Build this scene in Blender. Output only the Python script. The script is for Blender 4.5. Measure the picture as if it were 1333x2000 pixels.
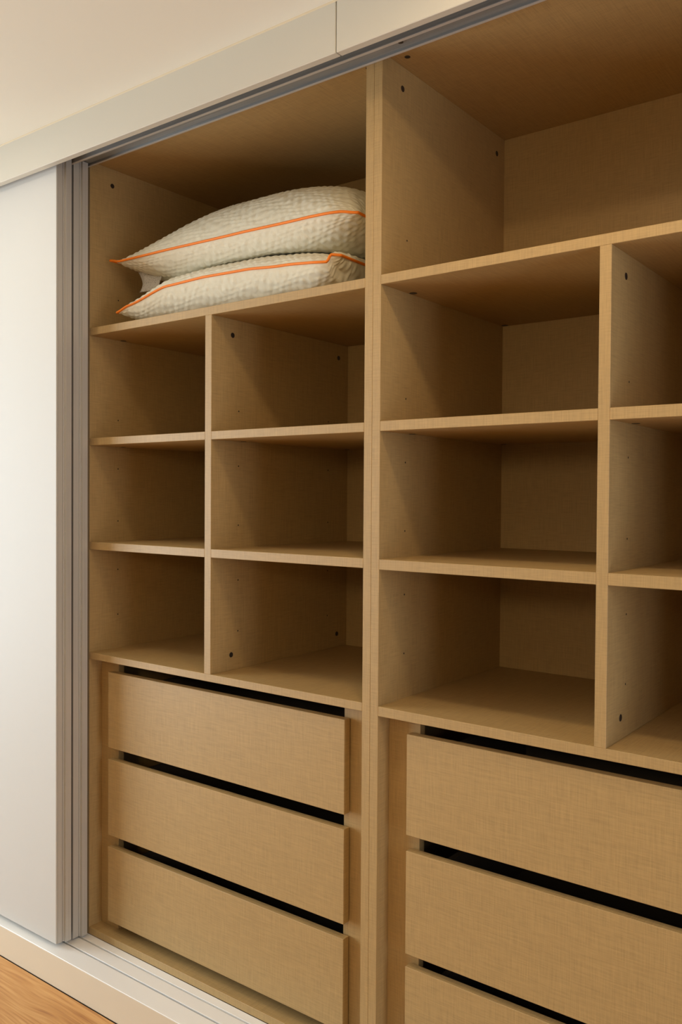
import bpy, bmesh, math, random
from mathutils import Matrix, Vector
random.seed(4)
for o in list(bpy.data.objects): bpy.data.objects.remove(o)
SC = bpy.context.scene
COL = SC.collection

# ------------------------------------------------------------------ camera
F_PX = 1689.946                      # focal length in pixels of the 1333 x 2000 frame
R_ = Vector((0.7947085, 0.6069571, 0.0064373))
U_ = Vector((-0.0160343, 0.0103902, 0.9998175))
F_ = Vector((-0.6067794, 0.7946667, -0.0179893))
cam_d = bpy.data.cameras.new('camera')
cam_d.sensor_fit = 'HORIZONTAL'; cam_d.sensor_width = 36.0
cam_d.lens = 36.0 * F_PX / 1333.0
cam_d.clip_start = 0.02
cam = bpy.data.objects.new('camera', cam_d); COL.objects.link(cam)
cam.matrix_world = Matrix(((R_.x, U_.x, -F_.x, 1.9520), (R_.y, U_.y, -F_.y, -1.44), (R_.z, U_.z, -F_.z, 1.2756), (0, 0, 0, 1)))
SC.camera = cam

# ------------------------------------------------------------------ light set-up
SC.view_settings.view_transform = 'Standard'
SC.view_settings.look = 'None'
SC.view_settings.gamma = 1.0
SC.view_settings.use_curve_mapping = False
SC.view_settings.exposure = 0.56
W = bpy.data.worlds.new('world'); SC.world = W; W.use_nodes = True
bg = W.node_tree.nodes['Background']
bg.inputs['Color'].default_value = (0.75, 0.85, 1.0, 1); bg.inputs['Strength'].default_value = 0.6

# room extents
XL_, XR_, YB_ = -2.2, 3.0, -3.3
CEIL = 2.213
WIN = (-2.90, -0.80, 0.20, 2.02)      # unseen window added in the left wall: y0, y1, z0, z1
WIN2 = (-0.95, -0.12, 0.06, 2.02)      # made-up glazed opening in the right wall, added for grazing light
WIN_POWER = 91.0
WIN2_POWER = 13.0
LAMP_POWER = 2.2
FILL_GLOBE_GLOW = 22.0

def area(name, loc, direction, sx, sy, power, color, shape='RECTANGLE', spread=math.pi):
    l = bpy.data.lights.new(name, 'AREA'); l.shape = shape; l.size = sx
    if shape in ('RECTANGLE', 'ELLIPSE'): l.size_y = sy
    l.energy = power; l.color = color; l.spread = spread
    o = bpy.data.objects.new(name, l); COL.objects.link(o)
    o.location = loc
    o.rotation_euler = Vector(direction).to_track_quat('-Z', 'Y').to_euler()
    return o
# grazing daylight for the fronts, from the window added in the left wall
area('added_window_daylight', (XL_ - 0.16, (WIN[0] + WIN[1]) / 2, (WIN[2] + WIN[3]) / 2), (1, 0, 0), WIN[1] - WIN[0], WIN[3] - WIN[2], WIN_POWER, (0.83, 0.93, 1.0))

area('added_grazing_daylight', (XR_ + 0.16, (WIN2[0] + WIN2[1]) / 2, (WIN2[2] + WIN2[3]) / 2), (-1, 0, 0), WIN2[1] - WIN2[0], WIN2[3] - WIN2[2], WIN2_POWER, (0.86, 0.90, 1.0))  # added cool light, brightens the front strips of the side panels

# ------------------------------------------------------------------ materials
def srgb(r, g, b):
    f = lambda c: (c / 255 / 12.92) if c / 255 <= 0.04045 else ((c / 255 + 0.055) / 1.055) ** 2.4
    return (f(r), f(g), f(b), 1)
def new_mat(name, color, rough=0.5, metal=0.0, spec=0.5):
    m = bpy.data.materials.new(name); m.use_nodes = True
    b = m.node_tree.nodes['Principled BSDF']
    b.inputs['Base Color'].default_value = color
    b.inputs['Roughness'].default_value = rough
    b.inputs['Metallic'].default_value = metal
    b.inputs['Specular IOR Level'].default_value = spec
    return m
def nodes(m): return m.node_tree.nodes, m.node_tree.links, m.node_tree.nodes['Principled BSDF']
def coords(m, scale, rot=(0, 0, 0)):
    n, l, b = nodes(m)
    tc = n.new('ShaderNodeTexCoord'); mp = n.new('ShaderNodeMapping')
    mp.inputs['Scale'].default_value = scale; mp.inputs['Rotation'].default_value = rot
    l.new(tc.outputs['Object'], mp.inputs['Vector'])
    return mp.outputs['Vector']
def noise(m, scale, detail=2.0, rough=0.5):
    n, l, b = nodes(m)
    t = n.new('ShaderNodeTexNoise'); t.inputs['Scale'].default_value = 1.0
    t.inputs['Detail'].default_value = detail; t.inputs['Roughness'].default_value = rough
    l.new(coords(m, scale), t.inputs['Vector'])
    return t.outputs['Fac']
def mixf(m, a, b_, op='ADD', clamp=False):
    n, l, b = nodes(m)
    t = n.new('ShaderNodeMath'); t.operation = op; t.use_clamp = clamp
    for i, s in enumerate((a, b_)):
        if isinstance(s, (int, float)): t.inputs[i].default_value = s
        else: l.new(s, t.inputs[i])
    return t.outputs[0]
def ramp(m, fac, stops):
    n, l, b = nodes(m)
    t = n.new('ShaderNodeValToRGB')
    while len(t.color_ramp.elements) < len(stops): t.color_ramp.elements.new(0.5)
    for e, (p, c) in zip(t.color_ramp.elements, stops): e.position = p; e.color = c
    l.new(fac, t.inputs['Fac'])
    return t.outputs['Color']
def bump(m, h, strength, dist):
    n, l, b = nodes(m)
    t = n.new('ShaderNodeBump'); t.inputs['Strength'].default_value = strength; t.inputs['Distance'].default_value = dist
    l.new(h, t.inputs['Height']); l.new(t.outputs['Normal'], b.inputs['Normal'])

def linen(name, base):
    m = new_mat(name, base, 0.52, 0, 0.5)
    n, l, b = nodes(m)
    h = noise(m, (26, 26, 620), 2.0); v = noise(m, (560, 560, 20), 2.0)          # upright faces
    hx = noise(m, (26, 620, 26), 2.0); vy = noise(m, (560, 20, 20), 2.0)         # level faces
    tc = n.new('ShaderNodeTexCoord'); sx = n.new('ShaderNodeSeparateXYZ'); l.new(tc.outputs['Normal'], sx.inputs[0])
    k = mixf(m, mixf(m, sx.outputs['Z'], 0.0, 'ABSOLUTE'), 0.5, 'GREATER_THAN')
    mx_ = n.new('ShaderNodeMix'); mx_.data_type = 'FLOAT'
    l.new(k, mx_.inputs[0]); l.new(mixf(m, h, v), mx_.inputs[2]); l.new(mixf(m, hx, vy), mx_.inputs[3])
    s = mixf(m, mx_.outputs[0], 0.5, 'MULTIPLY')
    kk = lambda f: (base[0] * f, base[1] * f, base[2] * f, 1)
    l.new(ramp(m, s, [(0.33, kk(0.84)), (0.5, kk(1.0)), (0.67, kk(1.12))]), b.inputs['Base Color'])
    bump(m, s, 0.10, 0.0005)
    return m
LINEN = linen('linen_laminate', (0.425, 0.281, 0.113, 1))
WHITE = new_mat('white_lacquer', (0.615, 0.61, 0.575, 1), 0.55, 0, 0.3)
PAINT = new_mat('ceiling_paint', (0.88, 0.87, 0.77, 1), 0.85, 0, 0.2)
bump(PAINT, noise(PAINT, (60, 60, 60), 3), 0.05, 0.001)
FASCIA = new_mat('fascia_lacquer', (0.635, 0.61, 0.525, 1), 0.5, 0, 0.3)
PLINTH = new_mat('plinth_lacquer', (0.74, 0.65, 0.50, 1), 0.45, 0, 0.4)
TRACKW = new_mat('white_track', (0.88, 0.86, 0.82, 1), 0.30, 0, 0.6)
ALU = new_mat('satin_aluminium', (0.58, 0.555, 0.52, 1), 0.40, 0.2)
nz = noise(ALU, (900, 900, 3), 2); n, l, b = nodes(ALU)
l.new(ramp(ALU, nz, [(0.3, (0.54, 0.52, 0.485, 1)), (0.7, (0.62, 0.60, 0.56, 1))]), b.inputs['Base Color'])
RAIL = new_mat('grey_track_metal', (0.30, 0.31, 0.30, 1), 0.42, 0.3)
nz = noise(RAIL, (3, 700, 700), 2); n, l, b = nodes(RAIL)
l.new(ramp(RAIL, nz, [(0.3, (0.27, 0.28, 0.27, 1)), (0.7, (0.34, 0.35, 0.34, 1))]), b.inputs['Base Color'])
CAP = new_mat('dark_cap', (0.025, 0.018, 0.014, 1), 0.4)
HOLE = new_mat('pin_hole', (0.03, 0.02, 0.012, 1), 0.8)
BOX = new_mat('drawer_box', (0.10, 0.085, 0.07, 1), 0.6)
CAULK = new_mat('caulk', (0.70, 0.62, 0.44, 1), 0.7)
ORANGE = new_mat('orange_piping', (0.92, 0.235, 0.010, 1), 0.6)
bump(ORANGE, noise(ORANGE, (500, 500, 500), 2), 0.3, 0.0005)
GLASS = bpy.data.materials.new('window_glass'); GLASS.use_nodes = True
gn = GLASS.node_tree.nodes; gl = GLASS.node_tree.links; gn.remove(gn['Principled BSDF'])
tr = gn.new('ShaderNodeBsdfTransparent'); gg = gn.new('ShaderNodeBsdfGlossy'); gg.inputs['Roughness'].default_value = 0.02
mx = gn.new('ShaderNodeMixShader'); mx.inputs[0].default_value = 0.06
gl.new(tr.outputs[0], mx.inputs[1]); gl.new(gg.outputs[0], mx.inputs[2]); gl.new(mx.outputs[0], gn['Material Output'].inputs['Surface'])
BULB = new_mat('lamp_diffuser', (1, 0.9, 0.75, 1), 0.5)
BULB.node_tree.nodes['Principled BSDF'].inputs['Emission Color'].default_value = (1, 0.78, 0.5, 1)
BULB.node_tree.nodes['Principled BSDF'].inputs['Emission Strength'].default_value = 6

# quilted white pillow fabric
PILLOW = new_mat('quilted_fabric', (0.72, 0.68, 0.54, 1), 0.9, 0, 0.15)
n, l, b = nodes(PILLOW)
vo = n.new('ShaderNodeTexVoronoi'); vo.feature = 'SMOOTH_F1'; vo.inputs['Scale'].default_value = 1.0; vo.inputs['Smoothness'].default_value = 0.7
l.new(coords(PILLOW, (48, 56, 66)), vo.inputs['Vector'])
hgt = mixf(PILLOW, mixf(PILLOW, vo.outputs['Distance'], -1.0, 'MULTIPLY'), mixf(PILLOW, noise(PILLOW, (110, 110, 110), 2), 0.25, 'MULTIPLY'))
bump(PILLOW, hgt, 0.38, 0.006)
LABEL = new_mat('care_label_print', (0.75, 0.70, 0.62, 1), 0.8)
n, l, b = nodes(LABEL)
l.new(ramp(LABEL, noise(LABEL, (260, 260, 800), 2), [(0.33, (0.12, 0.10, 0.09, 1)), (0.40, (0.82, 0.77, 0.68, 1))]), b.inputs['Base Color'])

# warm oak floor
OAK = new_mat('oak_laminate', (0.5, 0.25, 0.08, 1), 0.36, 0, 0.45)
n, l, b = nodes(OAK)
warp = noise(OAK, (2.2, 7.0, 7.0), 2)
oi = n.new('ShaderNodeObjectInfo')
tc = n.new('ShaderNodeTexCoord'); mp = n.new('ShaderNodeMapping'); mp.inputs['Scale'].default_value = (6.0, 170, 170)
l.new(tc.outputs['Object'], mp.inputs['Vector'])
cmb = n.new('ShaderNodeCombineXYZ'); l.new(mixf(OAK, oi.outputs['Random'], 50.0, 'MULTIPLY'), cmb.inputs['X']); l.new(mixf(OAK, warp, 10.0, 'MULTIPLY'), cmb.inputs['Y'])
va = n.new('ShaderNodeVectorMath'); l.new(mp.outputs[0], va.inputs[0]); l.new(cmb.outputs[0], va.inputs[1])
gr = n.new('ShaderNodeTexNoise'); gr.inputs['Scale'].default_value = 1.0; gr.inputs['Detail'].default_value = 4; l.new(va.outputs[0], gr.inputs['Vector'])
gsum = mixf(OAK, mixf(OAK, gr.outputs['Fac'], 0.7, 'MULTIPLY'), mixf(OAK, warp, 0.3, 'MULTIPLY'))
l.new(ramp(OAK, gsum, [(0.30, (0.36, 0.14, 0.032, 1)), (0.46, (0.54, 0.258, 0.070, 1)), (0.62, (0.65, 0.35, 0.12, 1))]), b.inputs['Base Color'])

# ------------------------------------------------------------------ helpers
def wloc(o):
    v = Vector((0, 0, 0))
    while o is not None: v += o.location; o = o.parent
    return v
def link(name, me, mat, parent=None, loc=None):
    o = bpy.data.objects.new(name, me); COL.objects.link(o)
    if mat is not None and not me.materials: me.materials.append(mat)
    if parent is not None: o.parent = parent
    if loc is not None: o.location = loc
    return o
def from_bm(name, bm, mat, parent=None, origin=None, smooth=False):
    """bm is in world coordinates; origin = world position of the object's origin"""
    org = Vector(origin) if origin is not None else wloc(parent)
    bmesh.ops.translate(bm, verts=bm.verts, vec=-org)
    bmesh.ops.recalc_face_normals(bm, faces=bm.faces)
    me = bpy.data.meshes.new(name); bm.to_mesh(me); bm.free()
    if smooth:
        for p in me.polygons: p.use_smooth = True
    return link(name, me, mat, parent, org - (wloc(parent) if parent is not None else Vector()))
def add_box(bm, x0, x1, y0, y1, z0, z1, bev=0.0006):
    r = bmesh.ops.create_cube(bm, size=1.0)
    vs = r['verts']
    for v in vs:
        v.co = Vector(((x0 + x1) / 2 + v.co.x * (x1 - x0), (y0 + y1) / 2 + v.co.y * (y1 - y0), (z0 + z1) / 2 + v.co.z * (z1 - z0)))
    if bev:
        es = list({e for v in vs for e in v.link_edges})
        bmesh.ops.bevel(bm, geom=es, offset=bev, segments=1, affect='EDGES', profile=0.5)
def box(name, x0, x1, y0, y1, z0, z1, mat, parent=None, bev=0.0006):
    bm = bmesh.new(); add_box(bm, x0, x1, y0, y1, z0, z1, bev)
    return from_bm(name, bm, mat, parent, origin=((x0 + x1) / 2, (y0 + y1) / 2, z0) if parent is None else None)
def prism(name, poly, axis, a0, a1, mat, parent=None, bev=0.0):
    """closed polygon extruded along axis ('X': poly in (y, z); 'Z': poly in (x, y))"""
    bm = bmesh.new()
    def P(p, t): return (t, p[0], p[1]) if axis == 'X' else (p[0], p[1], t)
    v0 = [bm.verts.new(P(p, a0)) for p in poly]; v1 = [bm.verts.new(P(p, a1)) for p in poly]
    k = len(poly)
    bm.faces.new(v0); bm.faces.new(v1[::-1])
    for i in range(k): bm.faces.new((v0[i], v1[i], v1[(i + 1) % k], v0[(i + 1) % k]))
    c = None
    if parent is None:
        c = ((a0 + a1) / 2, poly[0][0], min(p[1] for p in poly)) if axis == 'X' else (poly[0][0], poly[0][1], a0)
    return from_bm(name, bm, mat, parent, origin=c)
def empty(name, loc, label, cat, group=None):
    o = bpy.data.objects.new(name, None); COL.objects.link(o); o.location = loc
    o.empty_display_size = 0.1
    tag(o, label, cat, group); return o
def tag(o, label=None, cat=None, group=None, kind=None):
    if label: o['label'] = label
    if cat: o['category'] = cat
    if group: o['group'] = group
    if kind: o['kind'] = kind
    return o
def struct(o, label=None, cat=None):
    o['kind'] = 'structure'
    if label: o['label'] = label
    if cat: o['category'] = cat
    return o

# ------------------------------------------------------------------ the room
fl = struct(box('floor', XL_, XR_, YB_, 0.60, -0.06, -0.0085, new_mat('subfloor', (0.16, 0.09, 0.04, 1), 0.8), None, 0), 'warm oak laminate plank floor in front of the wardrobe', 'floor')
plank_me = {}
def plank(x0, x1, y0, y1):
    key = (round(x1 - x0, 3), round(y1 - y0, 3))
    if key not in plank_me:
        bm = bmesh.new(); add_box(bm, 0, x1 - x0, 0, y1 - y0, 0, 0.0085, 0.0005)
        me = bpy.data.meshes.new('plank'); bm.to_mesh(me); bm.free(); me.materials.append(OAK); plank_me[key] = me
    o = bpy.data.objects.new('plank', plank_me[key]); COL.objects.link(o)
    o.parent = fl; o.location = Vector((x0, y0, -0.0085)) - fl.location
PW = 0.192; row = 0; y1 = -0.124
while y1 > YB_ + 0.02:
    y0 = max(y1 - PW, YB_)
    x = XL_ - [1.06, 0.2, 0.75, 0.45][row % 4]
    while x < XR_ - 0.01:
        a, b2 = max(x, XL_), min(x + 1.38, XR_)
        if b2 - a > 0.03: plank(a, b2 - 0.0006, y0, y1 - 0.0006)
        x += 1.38
    y1 -= PW; row += 1
struct(box('ceiling', XL_ - 0.12, XR_ + 0.12, YB_ - 0.12, 0.62, CEIL, CEIL + 0.1, PAINT, None, 0), 'plain off-white painted ceiling above the wardrobe', 'ceiling')
WALLM = new_mat('wall_paint', (0.15, 0.13, 0.11, 1), 0.85, 0, 0.2)
bump(WALLM, noise(WALLM, (50, 50, 50), 3), 0.05, 0.001)
struct(box('wall_back', XL_, XR_, YB_ - 0.12, YB_, -0.06, CEIL, WALLM, None, 0), 'plain taupe wall opposite the wardrobe front', 'wall')
bm = bmesh.new()                                                   # right wall around the added glazed opening
for a in ((YB_ - 0.12, WIN2[0], -0.06, CEIL), (WIN2[1], 0.62, -0.06, CEIL), (WIN2[0], WIN2[1], -0.06, WIN2[2]), (WIN2[0], WIN2[1], WIN2[3], CEIL)):
    add_box(bm, XR_, XR_ + 0.12, a[0], a[1], a[2], a[3], 0)
struct(from_bm('wall_right', bm, WALLM, None, (XR_ + 0.06, -1.3, -0.06)), 'taupe wall with the added glazed opening', 'wall')
bm = bmesh.new()                                                   # left wall around the added window opening
for a in ((YB_ - 0.12, WIN[0], -0.06, CEIL), (WIN[1], 0.62, -0.06, CEIL), (WIN[0], WIN[1], -0.06, WIN[2]), (WIN[0], WIN[1], WIN[3], CEIL)):
    add_box(bm, XL_ - 0.12, XL_, a[0], a[1], a[2], a[3], 0)
struct(from_bm('wall_left', bm, WALLM, None, (XL_ - 0.06, -1.3, -0.06)), 'taupe wall with the added window opening', 'wall')
struct(box('wall_side', XL_, -1.012, -0.02, 0.60, -0.06, CEIL, WALLM, None, 0), 'taupe wall beside the closed sliding doors', 'wall')
struct(box('wall_front', 1.90, XR_, -0.02, 0.60, -0.06, CEIL, WALLM, None, 0), 'taupe wall closing off the end of the wardrobe', 'wall')
def window(name, xw, Wn, label):
    wn = bpy.data.objects.new(name, None); COL.objects.link(wn); wn.location = (xw, (Wn[0] + Wn[1]) / 2, Wn[2])
    struct(wn, label, 'window')
    ym = (Wn[0] + Wn[1]) / 2
    bm = bmesh.new()
    for a in ((Wn[0], Wn[1], Wn[2], Wn[2] + 0.05), (Wn[0], Wn[1], Wn[3] - 0.05, Wn[3]), (Wn[0], Wn[0] + 0.05, Wn[2] + 0.05, Wn[3] - 0.05), (Wn[1] - 0.05, Wn[1], Wn[2] + 0.05, Wn[3] - 0.05), (ym - 0.03, ym + 0.03, Wn[2] + 0.05, Wn[3] - 0.05)):
        add_box(bm, xw - 0.03, xw + 0.03, *a, 0.002)
    from_bm('window_frame', bm, WHITE, wn)
    for y0, y1 in ((Wn[0] + 0.05, ym - 0.03), (ym + 0.03, Wn[1] - 0.05)):
        box('pane', xw - 0.003, xw + 0.003, y0, y1, Wn[2] + 0.05, Wn[3] - 0.05, GLASS, wn, 0)
window('added_window_1', XL_ - 0.06, WIN, 'unseen white framed window with two panes, added to light the wardrobe fronts')
window('added_window_2', XR_ + 0.06, WIN2, 'unseen white framed glazing with two tall panes, added for cool grazing light')

# fascia boards over the sliding doors, caulk line, plinth
FY0, FY1, FZ = -0.137, -0.1195, 2.1145
JX = 0.9375
struct(box('trim_1', XL_, JX - 0.0009, FY0, FY1, FZ, CEIL, FASCIA, None, 0.0012), 'cream fascia board between ceiling and closed sliding doors', 'fascia board')
struct(box('trim_2', JX + 0.0009, XR_, FY0, FY1, FZ, CEIL, FASCIA, None, 0.0012), 'cream fascia board above the empty wardrobe unit, beyond the joint', 'fascia board')
struct(prism('trim_3', [(FY0, CEIL), (FY0 - 0.0028, CEIL), (FY0 - 0.0012, CEIL - 0.0012), (FY0, CEIL - 0.0028)], 'X', XL_, XR_, CAULK), 'thin yellowed caulk line between fascia and ceiling', 'caulk line')
struct(box('baseboard_front', XL_, 1.90, -0.122, -0.104, 0.0, 0.0815, PLINTH, None, 0.0008), 'beige plinth board under the bottom door track', 'plinth')

# ------------------------------------------------------------------ sliding door tracks
TZ = 0.084
bt = empty('bottom_track', (0.3, -0.06, TZ - 0.018), 'white two-groove bottom track of the sliding doors on the plinth', 'door track')
GROOVE = new_mat('groove_metal', (0.055, 0.06, 0.052, 1), 0.5, 0.3)
box('track_base', XL_ + 0.002, 1.898, -0.1035, -0.0005, TZ - 0.018, TZ - 0.009, GROOVE, bt, 0)
box('track_strip', XL_ + 0.002, 1.898, -0.1225, -0.0704, TZ - 0.0023, TZ, TRACKW, bt, 0.0007)
for y0, y1 in ((-0.1035, -0.0706), (-0.0652, -0.0293), (-0.0239, -0.0005)):
    box('track_strip', XL_ + 0.002, 1.898, y0, y1, TZ - 0.009, TZ - (0.0023 if y0 < -0.1 else 0), TRACKW if y0 > -0.1 else GROOVE, bt, 0.0005)
RT = 2.176
CH = 2.1585
prof = [(-0.1185, RT), (-0.1185, 2.135), (-0.1165, 2.135), (-0.1165, CH),
        (-0.0590, CH), (-0.0590, 2.1445), (-0.0605, 2.1445), (-0.0605, 2.1418), (-0.0545, 2.1418), (-0.0545, 2.1445), (-0.0560, 2.1445), (-0.0560, CH),
        (-0.0045, CH), (-0.0045, 2.1545), (-0.0060, 2.1545), (-0.0060, 2.1522), (-0.0010, 2.1522), (-0.0010, RT)]
tr_o = empty('top_track', (0.4, -0.06, 2.1418), 'dark grey metal top track with two channels behind the fascia', 'door track')
prism('track_profile', prof, 'X', XL_ + 0.002, 1.898, RAIL, tr_o)
for y0, y1, z in ((-0.0610, -0.0542, 2.1408), (-0.0063, -0.0008, 2.1512)):  # lighter metal strips stand in for the highlights along the lips
    box('lip_highlight', XL_ + 0.002, 1.898, y0, y1, z, z + 0.0012, ALU, tr_o, 0)
for sx in (1.012, 1.70):
    bm = bmesh.new(); bmesh.ops.create_cone(bm, cap_ends=True, segments=14, radius1=0.0055, radius2=0.004, depth=0.003, matrix=Matrix.Translation((sx, -0.028, CH - 0.0010)))
    from_bm('screw', bm, CAP, tr_o)

# ------------------------------------------------------------------ sliding doors
def sliding_door(name, dy, z0, z1, w, label, lap):
    """lap: how far the white panel stops short of the stile's edge (it covers the front door's stile)"""
    d = empty(name, (-w / 2, -0.083 + dy, z0), label, 'sliding door')
    fy = -0.0984 if lap == 0 else -0.1020
    box('door_panel', -w + lap, -0.0004 - lap, -0.1032 + dy, -0.0985 + dy, z0, z1, WHITE, d, 0.0008)
    box('door_core', -w + 0.032, -0.032, -0.0980 + dy, -0.0640 + dy, z0 + 0.004, z1 - 0.004, WHITE, d, 0)
    for s in (0, 1):
        p = [(-0.030, fy), (0.0, fy), (0.0, -0.0850), (-0.0022, -0.0846), (-0.0022, -0.0834), (0.0, -0.0828), (0.0, -0.0800), (0.0030, -0.0800), (0.0034, -0.0790), (0.0048, -0.0790), (0.0052, -0.0800), (0.0086, -0.0800), (0.0086, -0.0632), (-0.030, -0.0632)]
        if lap: p = [(-0.030, -0.0980), (-0.0105, -0.0980), (-0.0105, fy)] + p[1:]
        if s: p = [(-w - x, y) for x, y in p][::-1]
        prism('edge_stile', [(x, y + dy) for x, y in p], 'Z', z0, z1, ALU, d)
    return d
sliding_door('sliding_door', 0.0, 0.0962, 2.156, 1.0, 'white sliding door in the front track with grey aluminium edge stile', 0)
sliding_door('sliding_door', 0.0508, 0.0900, 2.156, 1.0, 'sliding door tucked behind the white front door, only its aluminium stile showing', 0.012)

# ------------------------------------------------------------------ wardrobe units
YBK = 0.536
def disc(name, c, axis, r, mat, parent, t=0.0012, seg=16):
    bm = bmesh.new()
    rot = Matrix.Rotation(math.pi / 2, 4, 'Y') if axis == 'X' else Matrix.Identity(4)
    bmesh.ops.create_cone(bm, cap_ends=True, segments=seg, radius1=r, radius2=r * 0.9, depth=t, matrix=Matrix.Translation(c) @ rot)
    return from_bm(name, bm, mat, parent)
CEILZ, BOT = 2.1672, 0.1032
def unit(label, x0, x1, tl, tr_, d0, d1, S, drawers, dx0, dx1, fL, fR):
    """x0..x1 inner width, tl/tr_ side panel thickness, S = shelf (bottom, top) heights A B C D"""
    u = empty('wardrobe_unit', ((x0 + x1) / 2, 0.27, 0.084), label, 'wardrobe unit', None)
    A, B, C, D = S
    box('side_panel', x0 - tl, x0, 0.0, YBK + 0.008, 0.084, 2.187, LINEN, u)
    box('side_panel', x1, x1 + tr_, 0.0, YBK + 0.008, 0.084, 2.187, LINEN, u)
    box('top_panel', x0, x1, 0.0, YBK, CEILZ, 2.187, LINEN, u)
    box('bottom_panel', x0, x1, 0.0, YBK, 0.0845, BOT, LINEN, u)
    box('back_panel', x0, x1, YBK, YBK + 0.008, 0.0845, 2.187, LINEN, u, 0)
    box('shelf', x0, x1, 0.0, YBK, A[0], A[1], LINEN, u)
    box('shelf', x0, x1, 0.0, YBK, D[0], D[1], LINEN, u)
    box('divider', d0, d1, 0.0, YBK, D[1], A[0], LINEN, u)
    for z0, z1 in (B, C):
        box('shelf', x0, d0, 0.0, YBK, z0, z1, LINEN, u)
        box('shelf', d1, x1, 0.0, YBK, z0, z1, LINEN, u)
    box('filler_strip', x0, fL, 0.041, 0.059, BOT, D[0], LINEN, u)
    box('filler_strip', fR, x1, 0.041, 0.059, BOT, D[0], LINEN, u)
    # fittings
    for y in (0.0735, 0.495):
        disc('screw_cap', (x0, y, 2.122), 'X', 0.0068, CAP, u)
        disc('screw_cap', (d1, y - 0.003, 1.664), 'X', 0.0068, CAP, u)
        disc('screw_cap', (d1, y - 0.004, 0.888), 'X', 0.0068, CAP, u)
        disc('shelf_connector', (x0 + 0.011, y + 0.03, A[0]), 'Z', 0.0085, CAP, u)
        disc('shelf_connector', (x0 + 0.011, y + 0.03, B[0]), 'Z', 0.0075, CAP, u)
        disc('shelf_connector', (d1 + 0.011, y + 0.025, B[0]), 'Z', 0.0075, CAP, u)
    if x0 > 0.5: disc('screw_cap', (x0 + 0.03, 0.045, CEILZ), 'Z', 0.006, CAP, u)
    disc('screw_cap', (x1 - 0.02, 0.035, CEILZ), 'Z', 0.006, CAP, u)
    for z in (1.8135, 1.482, 1.348, 1.2035, 1.069, 0.944):
        disc('pin_hole', (x0, 0.0945, z), 'X', 0.0021, HOLE, u, 0.0006, 10)
        if z < 1.6: disc('pin_hole', (d1, 0.0925, z), 'X', 0.0021, HOLE, u, 0.0006, 10)
        if z < 1.6: disc('pin_hole', (d1, 0.447, z), 'X', 0.0021, HOLE, u, 0.0006, 10)
    for z0, z1 in drawers:
        f = box('drawer', dx0, dx1, 0.018, 0.0372, z0, z1, LINEN, u, 0.0007)
        bm = bmesh.new()
        bx0, bx1, bz0, bz1 = fL + 0.013, fR - 0.013, z0 + 0.018, z1 - 0.045
        for a in ((bx0, bx0 + 0.013, 0.0374, 0.49, bz0, bz1), (bx1 - 0.013, bx1, 0.0374, 0.49, bz0, bz1), (bx0, bx1, 0.478, 0.49, bz0, bz1), (bx0, bx1, 0.0374, 0.49, bz0, bz0 + 0.008), (bx0, bx1, 0.0374, 0.049, bz0, bz1)):
            add_box(bm, *a, 0)
        from_bm('drawer_box', bm, BOX, f)
    return u
SL = [(1.7025, 1.7222), (1.4082, 1.4276), (1.1287, 1.1489), (0.8330, 0.8508)]
SR = [(1.7040, 1.7232), (1.4083, 1.4286), (1.1276, 1.1486), (0.8292, 0.8490)]
unit('beige linen-look wardrobe unit beside the sliding doors, two pillows on its upper shelf', 0.0, 0.9103, 0.02, 0.0200, 0.4434, 0.4650, SL,
     [(0.599, 0.802), (0.3635, 0.5675), (0.131, 0.332)], 0.0573, 0.852, 0.0725, 0.8342)
unit('beige linen-look wardrobe unit with all compartments empty, no pillows on its shelves', 0.9504, 1.8757, 0.0199, 0.02, 1.4026, 1.4234, SR,
     [(0.5945, 0.7987), (0.3535, 0.5625), (0.125, 0.3275)], 1.0088, 1.8173, 1.0267, 1.7994)

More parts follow.
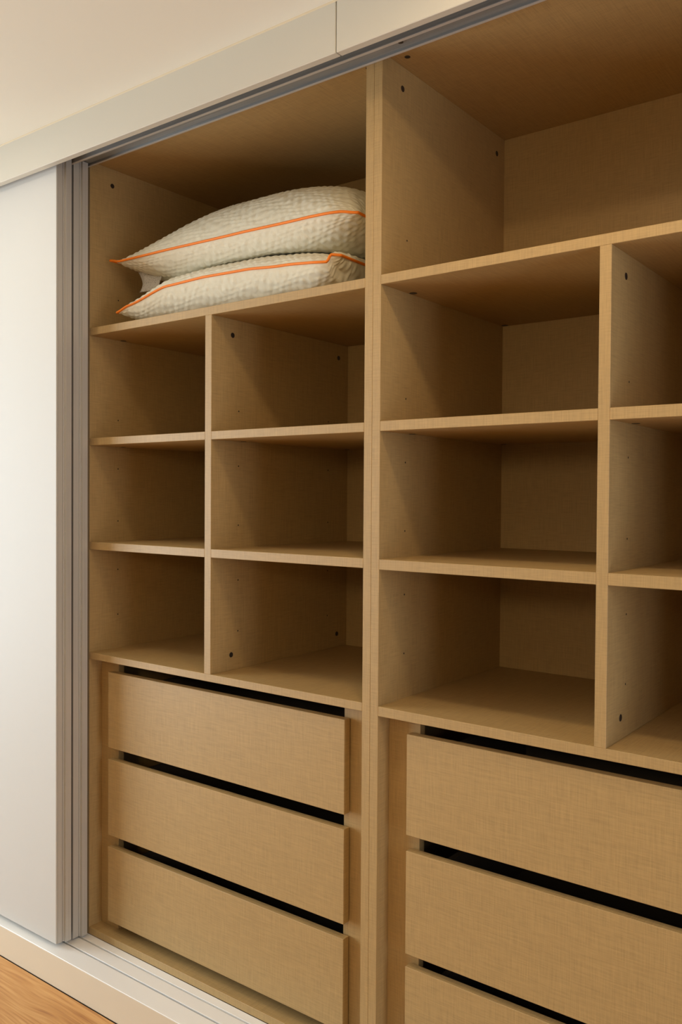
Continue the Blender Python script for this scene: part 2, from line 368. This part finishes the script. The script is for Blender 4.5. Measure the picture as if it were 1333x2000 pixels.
# ------------------------------------------------------------------ pillows
def lerp_pts(pts, x):
    if x <= pts[0][0]: return pts[0][1]
    for (a, za), (b_, zb) in zip(pts, pts[1:]):
        if x <= b_:
            t = (x - a) / (b_ - a); t = t * t * (3 - 2 * t) * 0.5 + t * 0.5
            return za + (zb - za) * t
    return pts[-1][1]
class Pillow:
    def __init__(s, x0, x1, y0, y1, seam, up, dn, floor, ql, qr, wr, qv):
        s.qv = qv; s.x0, s.x1, s.y0, s.y1, s.seam, s.up, s.dn, s.floor, s.ql, s.qr, s.wr = x0, x1, y0, y1, seam, up, dn, floor, ql, qr, wr
    def h(s, u, v):
        u = max(-1, min(1, u)); v = max(-1, min(1, v))
        q = s.ql if u < 0 else s.qr
        hu = max(0, 1 - abs(u) ** q[0]) ** q[1]
        hv = max(0, 1 - abs(v) ** s.qv[0]) ** s.qv[1]
        return hu * hv
    def plan(s, u, v):
        cx, hx = (s.x0 + s.x1) / 2, (s.x1 - s.x0) / 2
        cy, hy = (s.y0 + s.y1) / 2, (s.y1 - s.y0) / 2
        x = cx + hx * u * (1 - 0.035 * (1 - v * v)); y = cy + hy * v * (1 - 0.05 * (1 - u * u))
        # the right corners are rounded
        if u > 0.8: y -= (y - cy) * 0.10 * ((u - 0.8) / 0.2) ** 2
        return x, y
    def zs(s, x, y, u, v):
        w = (v + 1) / 2
        zf = lerp_pts(s.seam, x)
        zm = s.seam[len(s.seam) // 2][1]
        return zf * (1 - w) + (zm) * w
    def top(s, u, v):
        x, y = s.plan(u, v)
        z = s.zs(x, y, u, v) + s.up * s.h(u, v)
        e = (1 - u * u) * (1 - v * v)
        z += s.wr * e * (math.sin(x * 23 + 1.3 * math.sin(y * 17)) * 0.5 + math.sin(y * 31 + x * 9) * 0.4)
        return x, y, z
    def bot(s, u, v):
        x, y = s.plan(u, v)
        z = s.zs(x, y, u, v) - s.dn * s.h(u, v)
        fz = s.floor(x, y)
        k = 0.012
        hh = max(0.0, min(1.0, 0.5 + 0.5 * (z - fz) / k))
        z = fz * (1 - hh) + z * hh + k * hh * (1 - hh)
        return x, y, z
def build_pillow(P, label, NU=220, NV=150):
    t = empty('pillow', ((P.x0 + P.x1) / 2, (P.y0 + P.y1) / 2, min(P.bot(u / 10, v / 10)[2] for u in range(-10, 11) for v in range(-10, 11))), label, 'pillow')
    org = t.location.copy()
    us = [math.sin(math.pi / 2 * (2 * i / NU - 1)) for i in range(NU + 1)]
    vs = [math.sin(math.pi / 2 * (2 * j / NV - 1)) for j in range(NV + 1)]
    V, Fc, idx = [], [], {}
    for side in (0, 1):
        for i, u in enumerate(us):
            for j, v in enumerate(vs):
                edge = i in (0, NU) or j in (0, NV)
                if side and edge: idx[(1, i, j)] = idx[(0, i, j)]; continue
                p = P.bot(u, v) if side else P.top(u, v)
                if edge:
                    x, y = P.plan(u, v); p = (x, y, P.zs(x, y, u, v))
                idx[(side, i, j)] = len(V); V.append(Vector(p) - org)
    for side in (0, 1):
        for i in range(NU):
            for j in range(NV):
                q = [idx[(side, i, j)], idx[(side, i + 1, j)], idx[(side, i + 1, j + 1)], idx[(side, i, j + 1)]]
                Fc.append(q[::-1] if side else q)
    me = bpy.data.meshes.new('cushion_body'); me.from_pydata([tuple(v) for v in V], [], Fc)
    me.update()
    nv = [Vector(n_.vector) for n_ in me.vertex_normals]
    rnd = random.Random(3)
    for key, k in idx.items():
        side, i, j = key
        if i in (0, NU) or j in (0, NV): continue
        x, jj = V[k].x, j * 1.0
        wob = 0.35 * math.sin(x * 40 + jj * 0.3)
        row_ = jj / 5.0 + wob; ph = math.pi * (round(row_) % 2)
        q = math.cos(2 * math.pi * row_) * 0.5 + 0.5
        q *= 0.5 + 0.5 * math.cos(2 * math.pi * x / 0.021 + ph + 0.8 * math.sin(jj * 0.21))
        e = min(1.0, min(j, NV - j) / 8.0, min(i, NU - i) / 8.0)
        me.vertices[k].co = V[k] + nv[k] * (0.0021 * (q - 0.6) * e)
    me.update()
    for p in me.polygons: p.use_smooth = True
    link('cushion_body', me, PILLOW, t)
    # piping round the seam
    loop = [(us[i], -1) for i in range(0, NU, 2)] + [(1, vs[j]) for j in range(0, NV, 2)] + [(us[i], 1) for i in range(NU, 0, -2)] + [(-1, vs[j]) for j in range(NV, 0, -2)]
    pts = []
    for u, v in loop:
        x, y = P.plan(u, v); pts.append(Vector((x, y, P.zs(x, y, u, v))))
    bm = bmesh.new(); rings = []
    K = len(pts); r = 0.0031
    for i in range(K):
        tg = (pts[(i + 1) % K] - pts[i - 1]).normalized()
        a = tg.cross(Vector((0, 0, 1))).normalized(); b_ = a.cross(tg)
        # rest the piping half outside the fabric
        c = pts[i] + a * 0.0012
        rings.append([bm.verts.new(c + (a * math.cos(th) + b_ * math.sin(th)) * r) for th in [2 * math.pi * k / 7 for k in range(7)]])
    for i in range(K):
        for k in range(7):
            bm.faces.new((rings[i][k], rings[i][(k + 1) % 7], rings[(i + 1) % K][(k + 1) % 7], rings[(i + 1) % K][k]))
    pp = from_bm('piping', bm, ORANGE, t, smooth=True); pp['label'] = 'orange piping along the seam'
    return t
PB = Pillow(0.088, 0.812, 0.022, 0.50, [(0.088, 1.757), (0.13, 1.770), (0.27, 1.802), (0.40, 1.806), (0.54, 1.8025), (0.66, 1.793), (0.785, 1.782), (0.793, 1.797), (0.82, 1.794)],
            0.052, 0.110, lambda x, y: 1.7234, (3.2, 0.6), (4.0, 0.5), 0.002, (3.0, 0.45))
def b_top(x, y):
    cx, hx, cy, hy = (PB.x0 + PB.x1) / 2, (PB.x1 - PB.x0) / 2, (PB.y0 + PB.y1) / 2, (PB.y1 - PB.y0) / 2
    u, v = (x - cx) / hx, (y - cy) / hy
    cl = lambda t: max(-1.0, min(1.0, t))
    for _ in range(5):                      # invert the plan outline
        px, py = PB.plan(cl(u), cl(v)); u = cl(u) + (x - px) / hx; v = cl(v) + (y - py) / hy
    best = -9.0
    for du in (-0.012, 0, 0.012):
        for dv in (-0.02, 0, 0.02):
            best = max(best, PB.top(cl(u + du), cl(v + dv))[2])
    return best + 0.0036
PA = Pillow(0.026, 0.838, 0.048, 0.515, [(0.028, 1.909), (0.06, 1.902), (0.25, 1.904), (0.5, 1.902), (0.7, 1.897), (0.80, 1.893), (0.835, 1.888)],
            0.135, 0.105, b_top, (2.0, 0.80), (3.4, 0.5), 0.003, (2.6, 0.62))
build_pillow(PB, 'white quilted pillow with orange piping, flat on the shelf under another pillow')
tA = build_pillow(PA, 'plump white quilted pillow with orange piping, on top of the other pillow')
bm = bmesh.new(); rows = []
for i in range(9):
    t = i / 8
    zz = 1.880 - 0.055 * t
    rows.append([bm.verts.new((0.080 + 0.075 * s + 0.006 * math.sin(t * 2.5), 0.098 + 0.012 * s + 0.010 * math.sin(3 * t + s * 2), zz - 0.004 * s)) for s in [k / 5 for k in range(6)]])
for a, b_ in zip(rows, rows[1:]):
    for k in range(5): bm.faces.new((a[k], a[k + 1], b_[k + 1], b_[k]))
bmesh.ops.solidify(bm, geom=bm.faces[:], thickness=0.0006)
lb = from_bm('care_label', bm, LABEL, tA, smooth=True); lb['label'] = 'white printed care label hanging from the seam'

# ------------------------------------------------------------------ ceiling downlights and the added fill light
def downlight(x, y, power, color, label):
    d = empty('ceiling_downlight', (x, y, CEIL - 0.012), label, 'ceiling light', 'downlights in the ceiling')
    bm = bmesh.new(); seg = 28; prof_ = [(0.062, 0.0), (0.062, -0.006), (0.056, -0.012), (0.048, -0.012), (0.046, -0.004), (0.046, 0.0)]
    rg = [[bm.verts.new((x + rr * math.cos(2 * math.pi * k / seg), y + rr * math.sin(2 * math.pi * k / seg), CEIL + zz)) for k in range(seg)] for rr, zz in prof_]
    for a, b_ in zip(rg, rg[1:] + rg[:1]):
        for k in range(seg): bm.faces.new((a[k], a[(k + 1) % seg], b_[(k + 1) % seg], b_[k]))
    from_bm('trim_ring', bm, WHITE, d)
    disc('diffuser', (x, y, CEIL - 0.0035), 'Z', 0.045, BULB, d, 0.003, 24)
    area('downlight_glow', (x, y, CEIL - 0.014), (0, 0, -1), 0.09, 0.09, power, color, 'DISK')
downlight(1.40, -0.48, LAMP_POWER * 1.2, (1.0, 0.74, 0.46), 'round warm ceiling downlight in front of the empty wardrobe unit')
downlight(-0.17, -0.60, LAMP_POWER * 0.62, (1.0, 0.90, 0.76), 'round white ceiling downlight in front of the sliding doors')
# made-up glowing globe, added behind the camera as warm frontal fill
GX, GY, GZ = 1.55, -2.25, 1.62
GLOBE = new_mat('fill_globe_emitter', (0.95, 0.9, 0.8, 1), 0.4)
gb = GLOBE.node_tree.nodes['Principled BSDF']
gb.inputs['Emission Color'].default_value = (1.0, 0.76, 0.46, 1); gb.inputs['Emission Strength'].default_value = FILL_GLOBE_GLOW
pd = empty('fill_globe', (GX, GY, GZ - 0.14), 'unseen glowing globe hung from the ceiling, added as warm fill light', 'fill light')
bm = bmesh.new(); bmesh.ops.create_uvsphere(bm, u_segments=28, v_segments=16, radius=0.14, matrix=Matrix.Translation((GX, GY, GZ)))
from_bm('fill_globe_ball', bm, GLOBE, pd, smooth=True)
bm = bmesh.new(); bmesh.ops.create_cone(bm, cap_ends=True, segments=12, radius1=0.004, radius2=0.004, depth=CEIL - GZ - 0.17, matrix=Matrix.Translation((GX, GY, (CEIL + GZ + 0.15) / 2 - 0.005)))
from_bm('cord', bm, CAP, pd)
bm = bmesh.new(); bmesh.ops.create_cone(bm, cap_ends=True, segments=24, radius1=0.035, radius2=0.02, depth=0.05, matrix=Matrix.Translation((GX, GY, GZ + 0.15)))
from_bm('fill_globe_holder', bm, CAP, pd)
bm = bmesh.new(); bmesh.ops.create_cone(bm, cap_ends=True, segments=24, radius1=0.05, radius2=0.05, depth=0.025, matrix=Matrix.Translation((GX, GY, CEIL - 0.0128)))
from_bm('fill_globe_mount', bm, WHITE, pd)
